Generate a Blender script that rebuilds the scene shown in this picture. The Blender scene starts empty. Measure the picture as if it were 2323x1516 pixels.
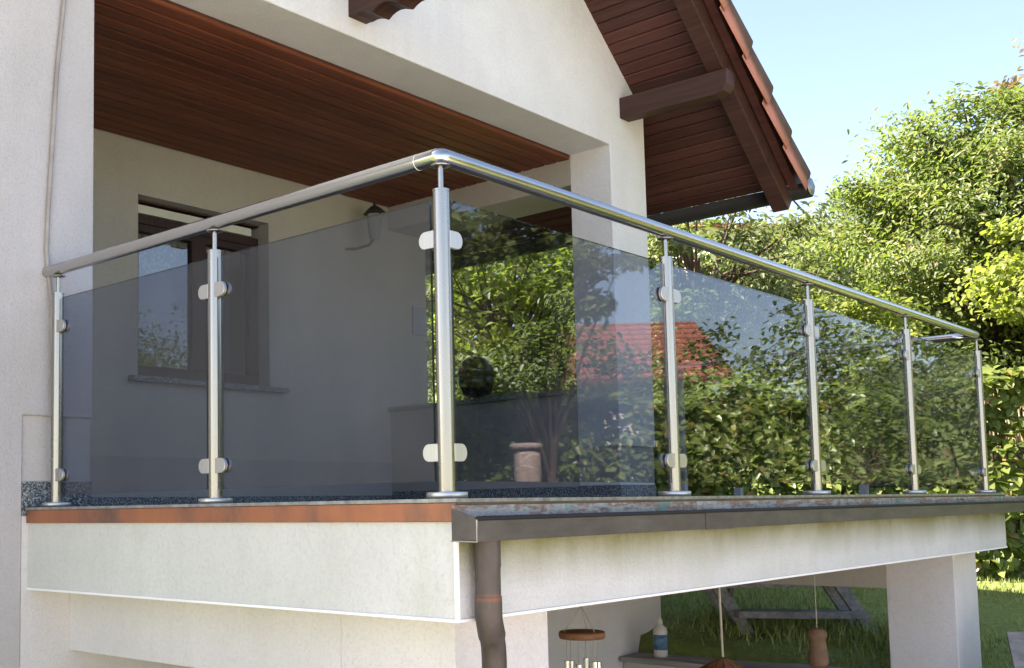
import bpy, bmesh, math, random
import numpy as np
from mathutils import Vector, Matrix, Euler
rad = math.radians
sc = bpy.context.scene
col = sc.collection
random.seed(7)

# ------------------------------------------------------------------ camera, sky, sun, exposure
cd = bpy.data.cameras.new("camera")
cam = bpy.data.objects.new("camera", cd); col.objects.link(cam); sc.camera = cam
CAM = Vector((-2.1189, -1.7835, -0.0152))
right = Vector((0.68514615, -0.72822407, -0.01626216))
up = Vector((-0.04887549, -0.06823674, 0.99647124))
fwd = Vector((0.72676402, 0.68193361, 0.08234445))
cam.matrix_world = Matrix(((right.x, up.x, -fwd.x, CAM.x), (right.y, up.y, -fwd.y, CAM.y), (right.z, up.z, -fwd.z, CAM.z), (0, 0, 0, 1)))
cd.sensor_fit = 'HORIZONTAL'; cd.sensor_width = 36.0
cd.lens = 2525.23 / 2323 * 36
cd.shift_x = 0.1235; cd.shift_y = 0.0781
cd.clip_start = 0.05; cd.clip_end = 2000

SUN_EL, SUN_AZ = rad(48), Vector((-0.65, 0.76))          # direction towards the sun (x, y)
w = bpy.data.worlds.new("World"); sc.world = w; w.use_nodes = True
nt = w.node_tree; bg = nt.nodes['Background']
sky = nt.nodes.new('ShaderNodeTexSky'); sky.sky_type = 'NISHITA'; sky.sun_disc = False
sky.sun_elevation = SUN_EL; sky.sun_rotation = math.atan2(SUN_AZ.x, SUN_AZ.y)
sky.air_density = 1.0; sky.dust_density = 1.3; sky.ozone_density = 1.0; sky.altitude = 300
nt.links.new(sky.outputs[0], bg.inputs[0]); bg.inputs[1].default_value = 0.085
sl = bpy.data.lights.new("sun", 'SUN'); sl.energy = 5.0; sl.angle = rad(0.6); sl.color = (1, .94, .84)
so = bpy.data.objects.new("sun", sl); col.objects.link(so)
sd = Vector((SUN_AZ.x * math.cos(SUN_EL), SUN_AZ.y * math.cos(SUN_EL), math.sin(SUN_EL))).normalized()
so.rotation_euler = sd.to_track_quat('Z', 'Y').to_euler(); so.location = (0, 10, 20)
sc.view_settings.view_transform = 'Standard'; sc.view_settings.look = 'None'
sc.view_settings.exposure = 2.35; sc.view_settings.use_white_balance = True; sc.view_settings.white_balance_temperature = 7000; sc.view_settings.white_balance_tint = 18; sc.view_settings.gamma = 1; sc.view_settings.use_curve_mapping = False
sc.cycles.max_bounces = 10; sc.cycles.transparent_max_bounces = 24; sc.cycles.diffuse_bounces = 5
sc.cycles.sample_clamp_indirect = 8

# ------------------------------------------------------------------ material helpers
class NT:
    def __init__(s, name):
        s.m = bpy.data.materials.new(name); s.m.use_nodes = True
        s.t = s.m.node_tree; s.b = s.t.nodes['Principled BSDF']; s.out = s.t.nodes['Material Output']
    def n(s, typ, **kw):
        nd = s.t.nodes.new(typ)
        for k, v in kw.items():
            if k in nd.inputs.keys(): nd.inputs[k].default_value = v
            else: setattr(nd, k, v)
        return nd
    def l(s, a, b): s.t.links.new(a, b)
    def coord(s, scale=(1, 1, 1), kind='Object'):
        if kind == 'World': src = s.n('ShaderNodeNewGeometry').outputs['Position']
        else: src = s.n('ShaderNodeTexCoord').outputs[kind]
        mp = s.n('ShaderNodeMapping'); mp.inputs['Scale'].default_value = scale
        s.l(src, mp.inputs['Vector']); return mp.outputs[0]
    def noise(s, vec, scale, detail=4, rough=.6):
        nz = s.n('ShaderNodeTexNoise', Scale=scale, Detail=detail, Roughness=rough); s.l(vec, nz.inputs['Vector']); return nz.outputs['Fac']
    def ramp(s, fac, stops):
        r = s.n('ShaderNodeValToRGB'); e = r.color_ramp.elements
        while len(e) < len(stops): e.new(.5)
        for el, (p, c) in zip(e, stops): el.position = p; el.color = (*c, 1) if len(c) == 3 else c
        s.l(fac, r.inputs[0]); return r.outputs[0]
    def mix(s, fac, a, b, mode='MIX'):
        mx = s.n('ShaderNodeMix', data_type='RGBA', blend_type=mode)
        for v, i in ((fac, 0), (a, 6), (b, 7)):
            if hasattr(v, 'links'): s.l(v, mx.inputs[i])
            else: mx.inputs[i].default_value = v if i == 0 else (*v, 1)
        return mx.outputs[2]
    def math(s, op, a, b=0.0, clamp=False):
        nd = s.n('ShaderNodeMath', operation=op, use_clamp=clamp)
        for v, i in ((a, 0), (b, 1)):
            if hasattr(v, 'links'): s.l(v, nd.inputs[i])
            else: nd.inputs[i].default_value = v
        return nd.outputs[0]
    def rng(s, v, a, b):
        nd = s.n('ShaderNodeMapRange'); nd.inputs[1].default_value = a; nd.inputs[2].default_value = b; s.l(v, nd.inputs[0]); return nd.outputs[0]
    def bump(s, h, strength=.3, dist=.01):
        b = s.n('ShaderNodeBump', Strength=strength, Distance=dist); s.l(h, b.inputs['Height']); s.l(b.outputs[0], s.b.inputs['Normal'])
    def set(s, color=None, rough=.8, metal=0, spec=.3):
        if color is not None:
            if hasattr(color, 'links'): s.l(color, s.b.inputs['Base Color'])
            else: s.b.inputs['Base Color'].default_value = (*color, 1)
        if hasattr(rough, 'links'): s.l(rough, s.b.inputs['Roughness'])
        else: s.b.inputs['Roughness'].default_value = rough
        s.b.inputs['Metallic'].default_value = metal; s.b.inputs['Specular IOR Level'].default_value = spec
        return s.m

def stucco(name, c, stain=.0):
    k = NT(name); v = k.coord(kind='World')
    big = k.noise(v, 1.6, 6, .65); grain = k.noise(v, 88, 3, .75); mid = k.noise(v, 17, 5, .7); run = k.noise(k.coord((5, 5, .55), 'World'), 1.3, 6, .7)
    cc = k.mix(k.rng(big, .35, .7), tuple(x * .88 for x in c), c)
    cc = k.mix(k.math('MULTIPLY', k.rng(run, .50, .75), .30), cc, (c[0] * .74, c[1] * .73, c[2] * .68))
    cc = k.mix(k.math('MULTIPLY', k.rng(mid, .52, .78), .16), cc, tuple(x * .70 for x in c))
    cc = k.mix(k.math('MULTIPLY', k.rng(grain, .48, .72), .36), cc, tuple(x * .62 for x in c))
    if stain:
        g = k.n('ShaderNodeNewGeometry'); sp = k.n('ShaderNodeSeparateXYZ'); k.l(g.outputs['Position'], sp.inputs[0])
        sn = k.n('ShaderNodeSeparateXYZ'); k.l(g.outputs['Normal'], sn.inputs[0])
        vs = k.coord((4, 4, 1.2), 'World'); drip = k.noise(vs, 1.2, 6, .65)
        h = k.rng(k.math('ADD', sp.outputs[2], k.math('MULTIPLY', k.math('SUBTRACT', drip, .5), .10)), -.235, -.10)
        front = k.rng(k.math('MULTIPLY', sn.outputs[1], -1), .5, .9)
        f = k.math('MULTIPLY', k.math('MULTIPLY', k.math('POWER', h, 1.25), front), .95)
        cc = k.mix(f, cc, (.19, .19, .07))
        blot = k.math('MULTIPLY', k.rng(k.noise(k.coord((5, 5, 3), 'World'), 1.1, 6, .7), .5, .72), .40)
        cc = k.mix(blot, cc, (.44, .45, .38))
    k.set(cc, .9, 0, .2)
    k.bump(k.math('ADD', mid, grain), .5, .008)
    return k.m

def wood(name, dark, light, axis=0, rough=.55, scale=1.0, kind='Object'):
    k = NT(name); s = [38 * scale] * 3; s[axis] = 1.6 * scale
    oi = k.n('ShaderNodeObjectInfo')
    co = k.coord(tuple(s), kind)
    ad = k.n('ShaderNodeVectorMath', operation='ADD'); k.l(co, ad.inputs[0])
    sc_ = k.n('ShaderNodeVectorMath', operation='SCALE'); k.l(oi.outputs['Location'], sc_.inputs[0]); sc_.inputs[3].default_value = 7.3
    k.l(sc_.outputs[0], ad.inputs[1])
    f = k.noise(ad.outputs[0], 1.0, 6, .62)
    s2 = [7 * scale] * 3; s2[axis] = .8
    f2 = k.noise(k.coord(tuple(s2), kind), 1.0, 3, .5)
    cc = k.ramp(f, [(.3, dark), (.68, light)])
    cc = k.mix(k.math('MULTIPLY', k.rng(f2, .58, .78), .6), cc, tuple(x * .45 for x in dark))
    r = k.math('MULTIPLY_ADD', oi.outputs['Random'], .5); k.t.nodes[-1].inputs[2].default_value = .72
    hs = k.n('ShaderNodeHueSaturation'); k.l(cc, hs.inputs['Color']); k.l(r, hs.inputs['Value'])
    k.set(hs.outputs[0], rough, 0, .35); k.bump(f, .18, .003)
    return k.m

def steel(name, c=(.60, .59, .57), rough=.27, axis=2):
    k = NT(name); s = [260] * 3; s[axis] = 3
    f = k.noise(k.coord(tuple(s), 'World'), 1.0, 3, .6)
    f2 = k.noise(k.coord((6, 6, 6), 'World'), 1.0, 4, .6)
    cc = k.ramp(f, [(.3, tuple(x * .86 for x in c)), (.7, c)])
    rr = k.math('ADD', k.math('MULTIPLY', f2, .18), rough - .09)
    k.set(cc, rr, 1.0, .5); k.bump(f, .012, .001)
    return k.m

def speckle(name, stops, scale=140, rough=.6):
    k = NT(name); v = k.coord(kind='World')
    vo = k.n('ShaderNodeTexVoronoi', Scale=scale); k.l(v, vo.inputs['Vector'])
    g = k.n('ShaderNodeSeparateColor'); k.l(vo.outputs['Color'], g.inputs[0])
    k.set(k.ramp(g.outputs[0], stops), rough, 0, .4); return k.m

def simple(name, c, rough=.7, metal=0, var=.25, scale=6, spec=.3, bump=0):
    k = NT(name); f = k.noise(k.coord(kind='World'), scale, 5, .6)
    cc = k.ramp(f, [(.3, tuple(x * (1 - var) for x in c)), (.7, tuple(min(1, x * (1 + var * .6)) for x in c))])
    k.set(cc, rough, metal, spec)
    if bump: k.bump(f, bump, .01)
    return k.m

def tinted_glass(name, tint, refl=1.0):
    k = NT(name); t = k.t; t.nodes.remove(k.b)
    g = k.n('ShaderNodeNewGeometry')
    dp = k.n('ShaderNodeVectorMath', operation='DOT_PRODUCT'); k.l(g.outputs['Normal'], dp.inputs[0]); k.l(g.outputs['Incoming'], dp.inputs[1])
    c = k.math('ABSOLUTE', dp.outputs['Value'])
    p = k.math('POWER', k.math('SUBTRACT', 1.0, c, True), 5.0)
    fr = k.math('MULTIPLY', k.math('ADD', k.math('MULTIPLY', p, .42), .045), refl, True)
    tr = k.n('ShaderNodeBsdfTransparent'); tr.inputs[0].default_value = (*tint, 1)
    gl = k.n('ShaderNodeBsdfGlossy'); gl.inputs['Roughness'].default_value = 0.004; gl.inputs['Color'].default_value = (1, 1, 1, 1)
    mx = k.n('ShaderNodeMixShader'); k.l(fr, mx.inputs[0]); k.l(tr.outputs[0], mx.inputs[1]); k.l(gl.outputs[0], mx.inputs[2])
    df = k.n('ShaderNodeBsdfDiffuse'); df.inputs[0].default_value = (.6, .6, .58, 1)
    nz = k.noise(k.coord((1, 1, .45), 'World'), 3.1, 6, .7); n2 = k.noise(k.coord((1, 1, 1), 'World'), 55, 2, .6)
    dust = k.math('ADD', k.math('MULTIPLY', k.rng(nz, .45, .8), .025), k.math('MULTIPLY', k.rng(n2, .66, .8), .03))
    m2 = k.n('ShaderNodeMixShader'); k.l(dust, m2.inputs[0]); k.l(mx.outputs[0], m2.inputs[1]); k.l(df.outputs[0], m2.inputs[2])
    k.l(m2.outputs[0], k.out.inputs[0]); return k.m

def leaf(name, dark, light, odd=None, transl=.45, gloss=.45):
    k = NT(name); g = k.n('ShaderNodeNewGeometry'); oi = k.n('ShaderNodeObjectInfo')
    r = k.math('FRACT', k.math('ADD', g.outputs['Random Per Island'], k.math('MULTIPLY', oi.outputs['Random'], 7.31)))
    st = [(0, dark), (.8, light)]
    if odd: st += [(.93, light), (.96, odd)]
    cc = k.ramp(r, st)
    nz = k.noise(k.coord((1, 1, 1), 'World'), .9, 3, .5)
    hs = k.n('ShaderNodeHueSaturation'); k.l(cc, hs.inputs['Color']); k.l(k.math('MULTIPLY_ADD', nz, .9), hs.inputs['Value'])
    k.t.nodes[-1]
    for nd in k.t.nodes:
        if nd.type == 'MATH' and nd.operation == 'MULTIPLY_ADD': nd.inputs[2].default_value = .55
    k.set(hs.outputs[0], gloss, 0, .35)
    tl = k.n('ShaderNodeBsdfTranslucent')
    tc = k.mix(.5, hs.outputs[0], (.55, .60, .06), 'MIX'); tm = k.mix(1.0, hs.outputs[0], (1.42, 1.58, .68), 'MULTIPLY')
    k.l(tm, tl.inputs[0])
    mx = k.n('ShaderNodeMixShader'); mx.inputs[0].default_value = transl
    k.l(k.b.outputs[0], mx.inputs[1]); k.l(tl.outputs[0], mx.inputs[2]); k.l(mx.outputs[0], k.out.inputs[0])
    return k.m

M = {}
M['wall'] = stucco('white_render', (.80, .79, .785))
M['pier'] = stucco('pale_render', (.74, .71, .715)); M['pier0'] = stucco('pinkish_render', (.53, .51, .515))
M['fascia'] = stucco('stained_render', (.63, .63, .62), stain=1)
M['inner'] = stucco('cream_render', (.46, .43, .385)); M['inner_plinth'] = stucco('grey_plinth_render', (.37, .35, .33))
M['plinth'] = stucco('plinth_render', (.56, .535, .52))
M['drip'] = simple('white_plastic_profile', (.85, .85, .84), .5, 0, .05)
M['ceil'] = wood('ceiling_wood', (.098, .026, .012), (.185, .056, .025), 0)
M['soffit'] = wood('soffit_wood', (.055, .020, .016), (.095, .036, .028), 1)
M['beam'] = wood('beam_wood', (.042, .018, .014), (.078, .036, .027), 1)
M['frame'] = wood('window_wood', (.020, .009, .009), (.042, .019, .018), 2)
M['grey_wood'] = wood('weathered_wood', (.20, .19, .19), (.36, .345, .335), 1, .8)
M['dark_wood'] = wood('dark_weathered_wood', (.17, .17, .185), (.34, .34, .36), 0, .8)
M['brown_wood'] = wood('brown_wood', (.16, .07, .035), (.30, .14, .07), 0, .6)
M['steel'] = steel('brushed_steel', (.43, .405, .365), .27); M['clamp'] = steel('satin_clamp_steel', (.66, .65, .63), .42); M['rail'] = steel('satin_steel_tube', (.54, .53, .505), .22, 0)
M['black'] = simple('black_rubber', (.012, .012, .013), .45)
M['granite'] = speckle('dark_granite', [(.0, (.02, .025, .03)), (.45, (.075, .09, .10)), (.75, (.20, .23, .24)), (1, (.42, .45, .45))], 210)
M['paving'] = simple('brown_stone_paving', (.17, .135, .115), .6)
M['paving2'] = simple('pale_bounce_paving', (.50, .46, .41), .85, 0, .15, 3)
M['glass'] = tinted_glass('grey_tinted_glass', (.60, .632, .68), 1.4)
M['pane'] = tinted_glass('window_glass', (.80, .82, .82), 1.8)
M['tile'] = simple('clay_roof_tile', (.40, .135, .085), .75, 0, .35, 9, .3, .1)
k = NT('mossy_clay_tile'); f = k.noise(k.coord(kind='World'), 5, 6, .7); f2 = k.noise(k.coord(kind='World'), 40, 4, .7)
oi = k.n('ShaderNodeObjectInfo')
tcx = k.n('ShaderNodeTexCoord'); sn = k.n('ShaderNodeSeparateXYZ'); k.l(tcx.outputs['Object'], sn.inputs[0])
cc = k.mix(f2, (.44, .16, .105), (.60, .26, .18))
moss = k.math('MULTIPLY', k.rng(k.math('ADD', sn.outputs[2], k.math('MULTIPLY', k.math('SUBTRACT', f, .5), .12)), -.115, -.05), .9)
cc = k.mix(moss, cc, (.075, .055, .035)); k.set(cc, .85, 0, .25); k.bump(f2, .3, .006); M['moss_tile'] = k.m
k = NT('weathered_copper'); f = k.noise(k.coord((2.2, 2.2, 1.2), 'World'), 2.2, 6, .65)
cc = k.ramp(f, [(.30, (.46, .18, .085)), (.48, (.38, .15, .085)), (.60, (.24, .12, .085)), (.75, (.14, .09, .08))])
k.set(cc, k.math('MULTIPLY_ADD', f, .3), .55, .5); k.t.nodes['Math'].inputs[2].default_value = .3; M['copper'] = k.m
k = NT('brown_gutter_metal'); f = k.noise(k.coord((2, 6, 6), 'World'), 3, 6, .65); f2 = k.noise(k.coord(kind='World'), 45, 3, .6)
cc = k.ramp(f, [(.3, (.065, .055, .052)), (.6, (.105, .092, .087)), (.8, (.145, .125, .115))]); k.set(cc, .5, .35, .4); k.bump(f2, .08, .002); M['gutter'] = k.m
k = NT('downpipe_metal'); f = k.noise(k.coord((6, 6, 2), 'World'), 3, 6, .65)
g = k.n('ShaderNodeNewGeometry'); sp = k.n('ShaderNodeSeparateXYZ'); k.l(g.outputs['Position'], sp.inputs[0])
cc = k.ramp(f, [(.3, (.06, .048, .045)), (.6, (.10, .08, .073)), (.8, (.15, .12, .105))])
band = k.math('MULTIPLY', k.rng(k.math('ABSOLUTE', k.math('ADD', sp.outputs[2], .237)), .012, .004), k.rng(f, .3, .6))
cc = k.mix(k.math('MULTIPLY', band, .5), cc, (.30, .11, .055)); k.set(cc, .55, .3, .4); M['pipe'] = k.m
k = NT('patina_apron_metal'); v = k.coord((2.2, 2.2, 9), 'World'); f = k.noise(v, 2.3, 6, .7); f2 = k.noise(k.coord((12, 12, 3), 'World'), 1.6, 5, .7); f3 = k.noise(k.coord(kind='World'), 150, 3, .6)
cc = k.ramp(f, [(.34, (.17, .10, .09)), (.45, (.42, .44, .47)), (.54, (.27, .14, .11)), (.66, (.48, .50, .53))])
cc = k.mix(k.rng(f2, .56, .70), cc, (.55, .57, .58)); cc = k.mix(k.math('MULTIPLY', k.rng(k.noise(k.coord((7, 7, 7), 'World'), 1, 4, .6), .62, .70), .8), cc, (.10, .34, .32))
k.set(cc, .42, .35, .5); k.bump(f3, .35, .004); M['apron'] = k.m
M['lip'] = simple('grey_metal_edge', (.33, .33, .33), .4, .6, .4, 30)
M['darkgut'] = simple('dark_eave_metal', (.014, .014, .016), .6, .0, .3)
M['cable'] = simple('grey_cable', (.33, .30, .285), .6)
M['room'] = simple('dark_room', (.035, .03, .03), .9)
k = NT('lace_fabric'); vo = k.n('ShaderNodeTexVoronoi', Scale=34); k.l(k.coord(), vo.inputs['Vector'])
cc = k.ramp(vo.outputs['Distance'], [(.15, (.26, .23, .18)), (.6, (.10, .085, .065))]); k.set(cc, .9); M['lace'] = k.m
M['shutter'] = simple('cream_shutter_box', (.62, .62, .54), .6, 0, .08)
M['terracotta'] = simple('terracotta', (.25, .155, .10), .85, 0, .3, 14, .2, .2)
M['chime'] = steel('chime_tube_metal', (.75, .75, .74), .3)
M['bottle'] = simple('white_bottle_plastic', (.62, .58, .54), .45, 0, .06)
M['blue'] = simple('blue_label', (.11, .22, .36), .5, 0, .5, 40)
M['chim_brick'] = simple('red_roof_tile', (.34, .105, .07), .75, 0, .25, 3)
k = NT('red_tiled_roof'); wv = k.n('ShaderNodeTexWave', wave_type='BANDS', bands_direction='Y', Scale=.95, Distortion=.4); wv.inputs['Detail'].default_value = 2; k.l(k.coord(), wv.inputs['Vector'])
w2 = k.n('ShaderNodeTexWave', wave_type='BANDS', bands_direction='X', Scale=1.1, Distortion=.3); k.l(k.coord(), w2.inputs['Vector']); f = k.noise(k.coord(), 1.6, 6, .7)
cc = k.ramp(f, [(.3, (.26, .085, .06)), (.7, (.40, .135, .09))]); cc = k.mix(k.rng(wv.outputs['Fac'], .75, .95), cc, (.13, .05, .04)); cc = k.mix(k.math('MULTIPLY', k.rng(w2.outputs['Fac'], .7, .95), .5), cc, (.17, .06, .045))
k.set(cc, .8); k.bump(wv.outputs['Fac'], .5, .05); M['red_roof'] = k.m
M['dark_roof'] = simple('slate_roof', (.06, .06, .07), .6, 0, .3, 3)
M['house_wall'] = simple('house_render', (.62, .57, .47), .9, 0, .1, 2)
M['dark_pane'] = simple('dark_window_pane', (.10, .11, .13), .15, 0, .2, 2, .6)
M['gatestone'] = simple('brown_stone', (.36, .22, .17), .85, 0, .3, 6, .2, .3)
M['bark'] = simple('tree_bark', (.11, .082, .06), .95, 0, .4, 18, .1, .6)
M['soil_dark'] = simple('dark_kettle_enamel', (.015, .015, .017), .18, 0, .2, 4, .5)
M['lampglass'] = simple('frosted_lamp_glass', (.26, .26, .23), .35)
M['lampmetal'] = simple('dark_green_metal', (.05, .06, .055), .5, .4)
M['rope'] = simple('pale_rope', (.48, .45, .36), .9)
M['grey_post'] = simple('grey_coated_metal', (.30, .31, .35), .5, .3, .1)

M['beech'] = leaf('beech_leaf', (.085, .125, .03), (.22, .27, .075), (.30, .22, .09), .45, .32)
M['cherry'] = leaf('cherry_leaf', (.10, .13, .06), (.21, .245, .13), None, .40, .42)
M['willow'] = leaf('willow_leaf', (.14, .17, .075), (.20, .235, .11), None, .42, .6)
M['walnut'] = leaf('walnut_leaf', (.095, .135, .045), (.19, .24, .085), (.20, .17, .08), .42, .45)
M['maple'] = leaf('maple_leaf', (.16, .20, .05), (.25, .285, .085), None, .5, .45)
M['conifer'] = leaf('copper_leaf', (.13, .09, .06), (.21, .15, .10), None, .3, .6)
M['dull'] = leaf('shrub_leaf', (.080, .11, .038), (.155, .195, .075), None, .42, .5)
k = NT('grass_blade'); g = k.n('ShaderNodeNewGeometry'); k.set(k.ramp(g.outputs['Random Per Island'], [(0, (.14, .20, .045)), (.75, (.26, .32, .09)), (1, (.42, .39, .20))]), .6); M['grass'] = k.m
k = NT('lawn_ground'); v = k.coord(kind='World'); f = k.noise(v, 1.4, 6, .65); f2 = k.noise(v, 22, 5, .7)
cc = k.mix(k.rng(f2, .35, .7), (.13, .175, .042), (.22, .27, .075)); cc = k.mix(k.math('MULTIPLY', k.rng(f, .55, .72), .6), cc, (.17, .13, .06)); k.set(cc, .95); k.bump(f2, .6, .03); M['lawn'] = k.m

# ------------------------------------------------------------------ mesh helpers
class MB:
    def __init__(s): s.v = []; s.f = []; s.mi = []; s.sm = []
    def add(s, vs, fs, mi=0, smooth=False):
        o = len(s.v); s.v += [tuple(p) for p in vs]
        for f in fs: s.f.append(tuple(i + o for i in f)); s.mi.append(mi); s.sm.append(smooth)
    def box(s, x0, x1, y0, y1, z0, z1, mi=0, mat=None):
        vs = [(x, y, z) for x in (x0, x1) for y in (y0, y1) for z in (z0, z1)]
        if mat is not None: vs = [mat @ Vector(p) for p in vs]
        s.add(vs, [(0, 1, 3, 2), (4, 6, 7, 5), (0, 4, 5, 1), (2, 3, 7, 6), (0, 2, 6, 4), (1, 5, 7, 3)], mi); return s
    def tube(s, path, r, n=12, mi=0, caps=True, smooth=True):
        P = [Vector(p) for p in path]; rs = r if isinstance(r, (list, tuple)) else [r] * len(P)
        d = (P[1] - P[0]).normalized(); a = Vector((0, 0, 1)) if abs(d.z) < .9 else Vector((1, 0, 0))
        u = d.cross(a).normalized(); vs = []
        for i, p in enumerate(P):
            t = (P[min(i + 1, len(P) - 1)] - P[max(i - 1, 0)]).normalized()
            u = (u - t * u.dot(t)).normalized(); v = t.cross(u)
            for j in range(n):
                an = 2 * math.pi * j / n; vs.append(p + (u * math.cos(an) + v * math.sin(an)) * rs[i])
        fs = [(i * n + j, i * n + (j + 1) % n, (i + 1) * n + (j + 1) % n, (i + 1) * n + j) for i in range(len(P) - 1) for j in range(n)]
        s.add(vs, fs, mi, smooth)
        if caps:
            m = len(P) - 1
            s.add(vs[:n], [tuple(range(n - 1, -1, -1))], mi); s.add(vs[m * n:], [tuple(range(n))], mi)
        return s
    def lathe(s, prof, c=(0, 0, 0), n=24, mi=0, smooth=True, rx=1, ry=1):
        c = Vector(c); vs = [c + Vector((r * math.cos(2 * math.pi * j / n) * rx, r * math.sin(2 * math.pi * j / n) * ry, z)) for r, z in prof for j in range(n)]
        fs = [(i * n + j, i * n + (j + 1) % n, (i + 1) * n + (j + 1) % n, (i + 1) * n + j) for i in range(len(prof) - 1) for j in range(n)]
        fs += [tuple(range(n - 1, -1, -1)), tuple((len(prof) - 1) * n + j for j in range(n))]
        s.add(vs, fs, mi, smooth); return s
    def prism(s, poly, fn, mi=0):           # fn(a, b, k): 2-D point and end 0/1 -> 3-D
        n = len(poly); vs = [fn(a, b, 0) for a, b in poly] + [fn(a, b, 1) for a, b in poly]
        s.add(vs, [tuple(range(n)), tuple(range(2 * n - 1, n - 1, -1))] + [((i + 1) % n, i, n + i, n + (i + 1) % n) for i in range(n)], mi); return s
    def build(s, name, mat, parent=None, bevel=0, loc=None, seg=2):
        me = bpy.data.meshes.new(name); vs = s.v
        if loc is not None: L = Vector(loc); vs = [tuple(Vector(p) - L) for p in vs]
        me.from_pydata(vs, [], s.f)
        for m in (mat if isinstance(mat, (list, tuple)) else [mat]): me.materials.append(m)
        me.polygons.foreach_set('material_index', s.mi); me.polygons.foreach_set('use_smooth', s.sm)
        bm = bmesh.new(); bm.from_mesh(me); bmesh.ops.recalc_face_normals(bm, faces=bm.faces)
        if bevel:
            bmesh.ops.remove_doubles(bm, verts=bm.verts, dist=1e-5)
            es = [e for e in bm.edges if len(e.link_faces) == 2 and e.calc_face_angle(0) > .6]
            bmesh.ops.bevel(bm, geom=es, offset=bevel, segments=seg, affect='EDGES', profile=.5, clamp_overlap=True)
        bm.to_mesh(me); bm.free(); me.update()
        o = bpy.data.objects.new(name, me); col.objects.link(o)
        if loc is not None: o.location = loc
        if parent is not None:
            o.parent = parent
            # place relative to a parent that may carry a location
            o.matrix_parent_inverse = PW(parent).inverted()
        return o
def PW(o):
    m = Matrix.LocRotScale(o.location, o.rotation_euler, o.scale)
    return m if o.parent is None else PW(o.parent) @ o.matrix_parent_inverse @ m
def thing(name, label, cat, loc=(0, 0, 0), group=None):
    o = bpy.data.objects.new(name, None); col.objects.link(o); o.location = loc; o.empty_display_size = .1
    o['label'] = label; o['category'] = cat
    if group: o['group'] = group
    return o
def tag(o, label, cat, group=None):
    o['label'] = label; o['category'] = cat
    if group: o['group'] = group
    return o
def box(name, m, parent, *b, bevel=0): return MB().box(*b).build(name, m, parent, bevel)
def dup(o, parent, delta):                       # copy of a part (and of its children) shifted by delta
    c = o.copy(); col.objects.link(c); c.parent = parent; c.location = o.location + Vector(delta)
    for ch in o.children:
        g_ = ch.copy(); col.objects.link(g_); g_.parent = c
    return c

# ------------------------------------------------------------------ ground and hillside
def gh(x, y):
    t = (x - CAM.x) * .7288 + (y - CAM.y) * .6847
    a = min(max((x - 3.97) / .16, 0), 1); a = a * a * (3 - 2 * a)
    if t < 6.3: h = -.98
    elif t < 9: h = -.98 + (t - 6.3) * .16
    else: h = -.548 + (min(t, 48) - 9) * .20
    return -1.65 * (1 - a) + h * a
xs = np.concatenate([np.linspace(-80, 2.5, 34), np.linspace(2.8, 3.96, 8), np.linspace(3.98, 4.14, 4), np.linspace(4.2, 12, 66), np.linspace(12.5, 130, 60)])
ys = np.concatenate([np.linspace(-90, -5, 40), np.linspace(-4.5, 8, 60), np.linspace(8.6, 120, 60)])
gv = [(x, y, gh(x, y) + (.03 * math.sin(x * 2.3 + y) * math.sin(y * 1.9 - x) if x > 4.2 else 0)) for y in ys for x in xs]; nx = len(xs)
gf = [(j * nx + i, j * nx + i + 1, (j + 1) * nx + i + 1, (j + 1) * nx + i) for j in range(len(ys) - 1) for i in range(nx - 1)]
g_ = MB(); g_.add(gv, gf, 0, True); ground = g_.build('ground', M['lawn']); ground['kind'] = 'structure'

fc = box('bounce_paving', M['paving2'], None, -22, 3.9, -22, -.35, -1.72, -1.63); fc['kind'] = 'structure'  # unseen pale ground, added to bounce sunlight up onto the shaded facade
# ------------------------------------------------------------------ house
YW, TL, YB = 1.919, .309, 3.879
XP, XC, XR, ZL = .1975, 3.973, 4.406, 2.273
RZ0, RS = 6.239, .83                            # soffit plane: z = RZ0 - RS * x
RIDGE = .953
SA = math.atan(RS)
house = thing('house', 'white rendered house with timber-lined loggia, tiled gable roof and roofed-over terrace', 'house', (0, YW, 0))
zr = lambda x: RZ0 - RS * x if x > RIDGE else RZ0 - RS * (2 * RIDGE - x)
gp = [(-2.5, zr(-2.5)), (RIDGE, zr(RIDGE)), (XR, zr(XR)), (XR, .338), (XC, .338), (XC, ZL), (XP, ZL), (-2.5, ZL)]
MB().prism(gp, lambda a, b, k: (a, YW + TL * k, b)).build('gable_wall', M['wall'], house, .004, seg=1)
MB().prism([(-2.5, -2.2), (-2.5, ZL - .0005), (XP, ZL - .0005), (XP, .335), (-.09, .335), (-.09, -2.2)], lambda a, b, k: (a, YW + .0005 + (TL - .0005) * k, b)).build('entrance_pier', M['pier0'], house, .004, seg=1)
box('plinth', M['plinth'], house, -.089, XP - .004, YW + .012, YW + TL, .094, .3345)
box('plinth', M['plinth'], house, XC + .004, XR - .004, YW + .012, YW + TL, .094, .3375)
box('granite_base', M['granite'], house, -.0885, XP + .002, YW + .004, YW + TL, -.03, .0935, bevel=.002)
box('granite_base', M['granite'], house, XC, XR, YW + .004, YW + TL, -.03, .0935, bevel=.002)
box('lower_wall', M['pier'], house, -.0902, XR - .003, YW + .001, YW + TL, -2.2, -.031)
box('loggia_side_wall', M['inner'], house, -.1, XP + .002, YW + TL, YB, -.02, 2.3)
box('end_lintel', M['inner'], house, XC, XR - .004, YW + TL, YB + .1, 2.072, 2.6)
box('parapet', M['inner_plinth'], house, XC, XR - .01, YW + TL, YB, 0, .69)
box('parapet_sill', M['granite'], house, XC - .035, XR + .03, YW + TL + .002, YB - .001, .69, .72, bevel=.004)
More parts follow.
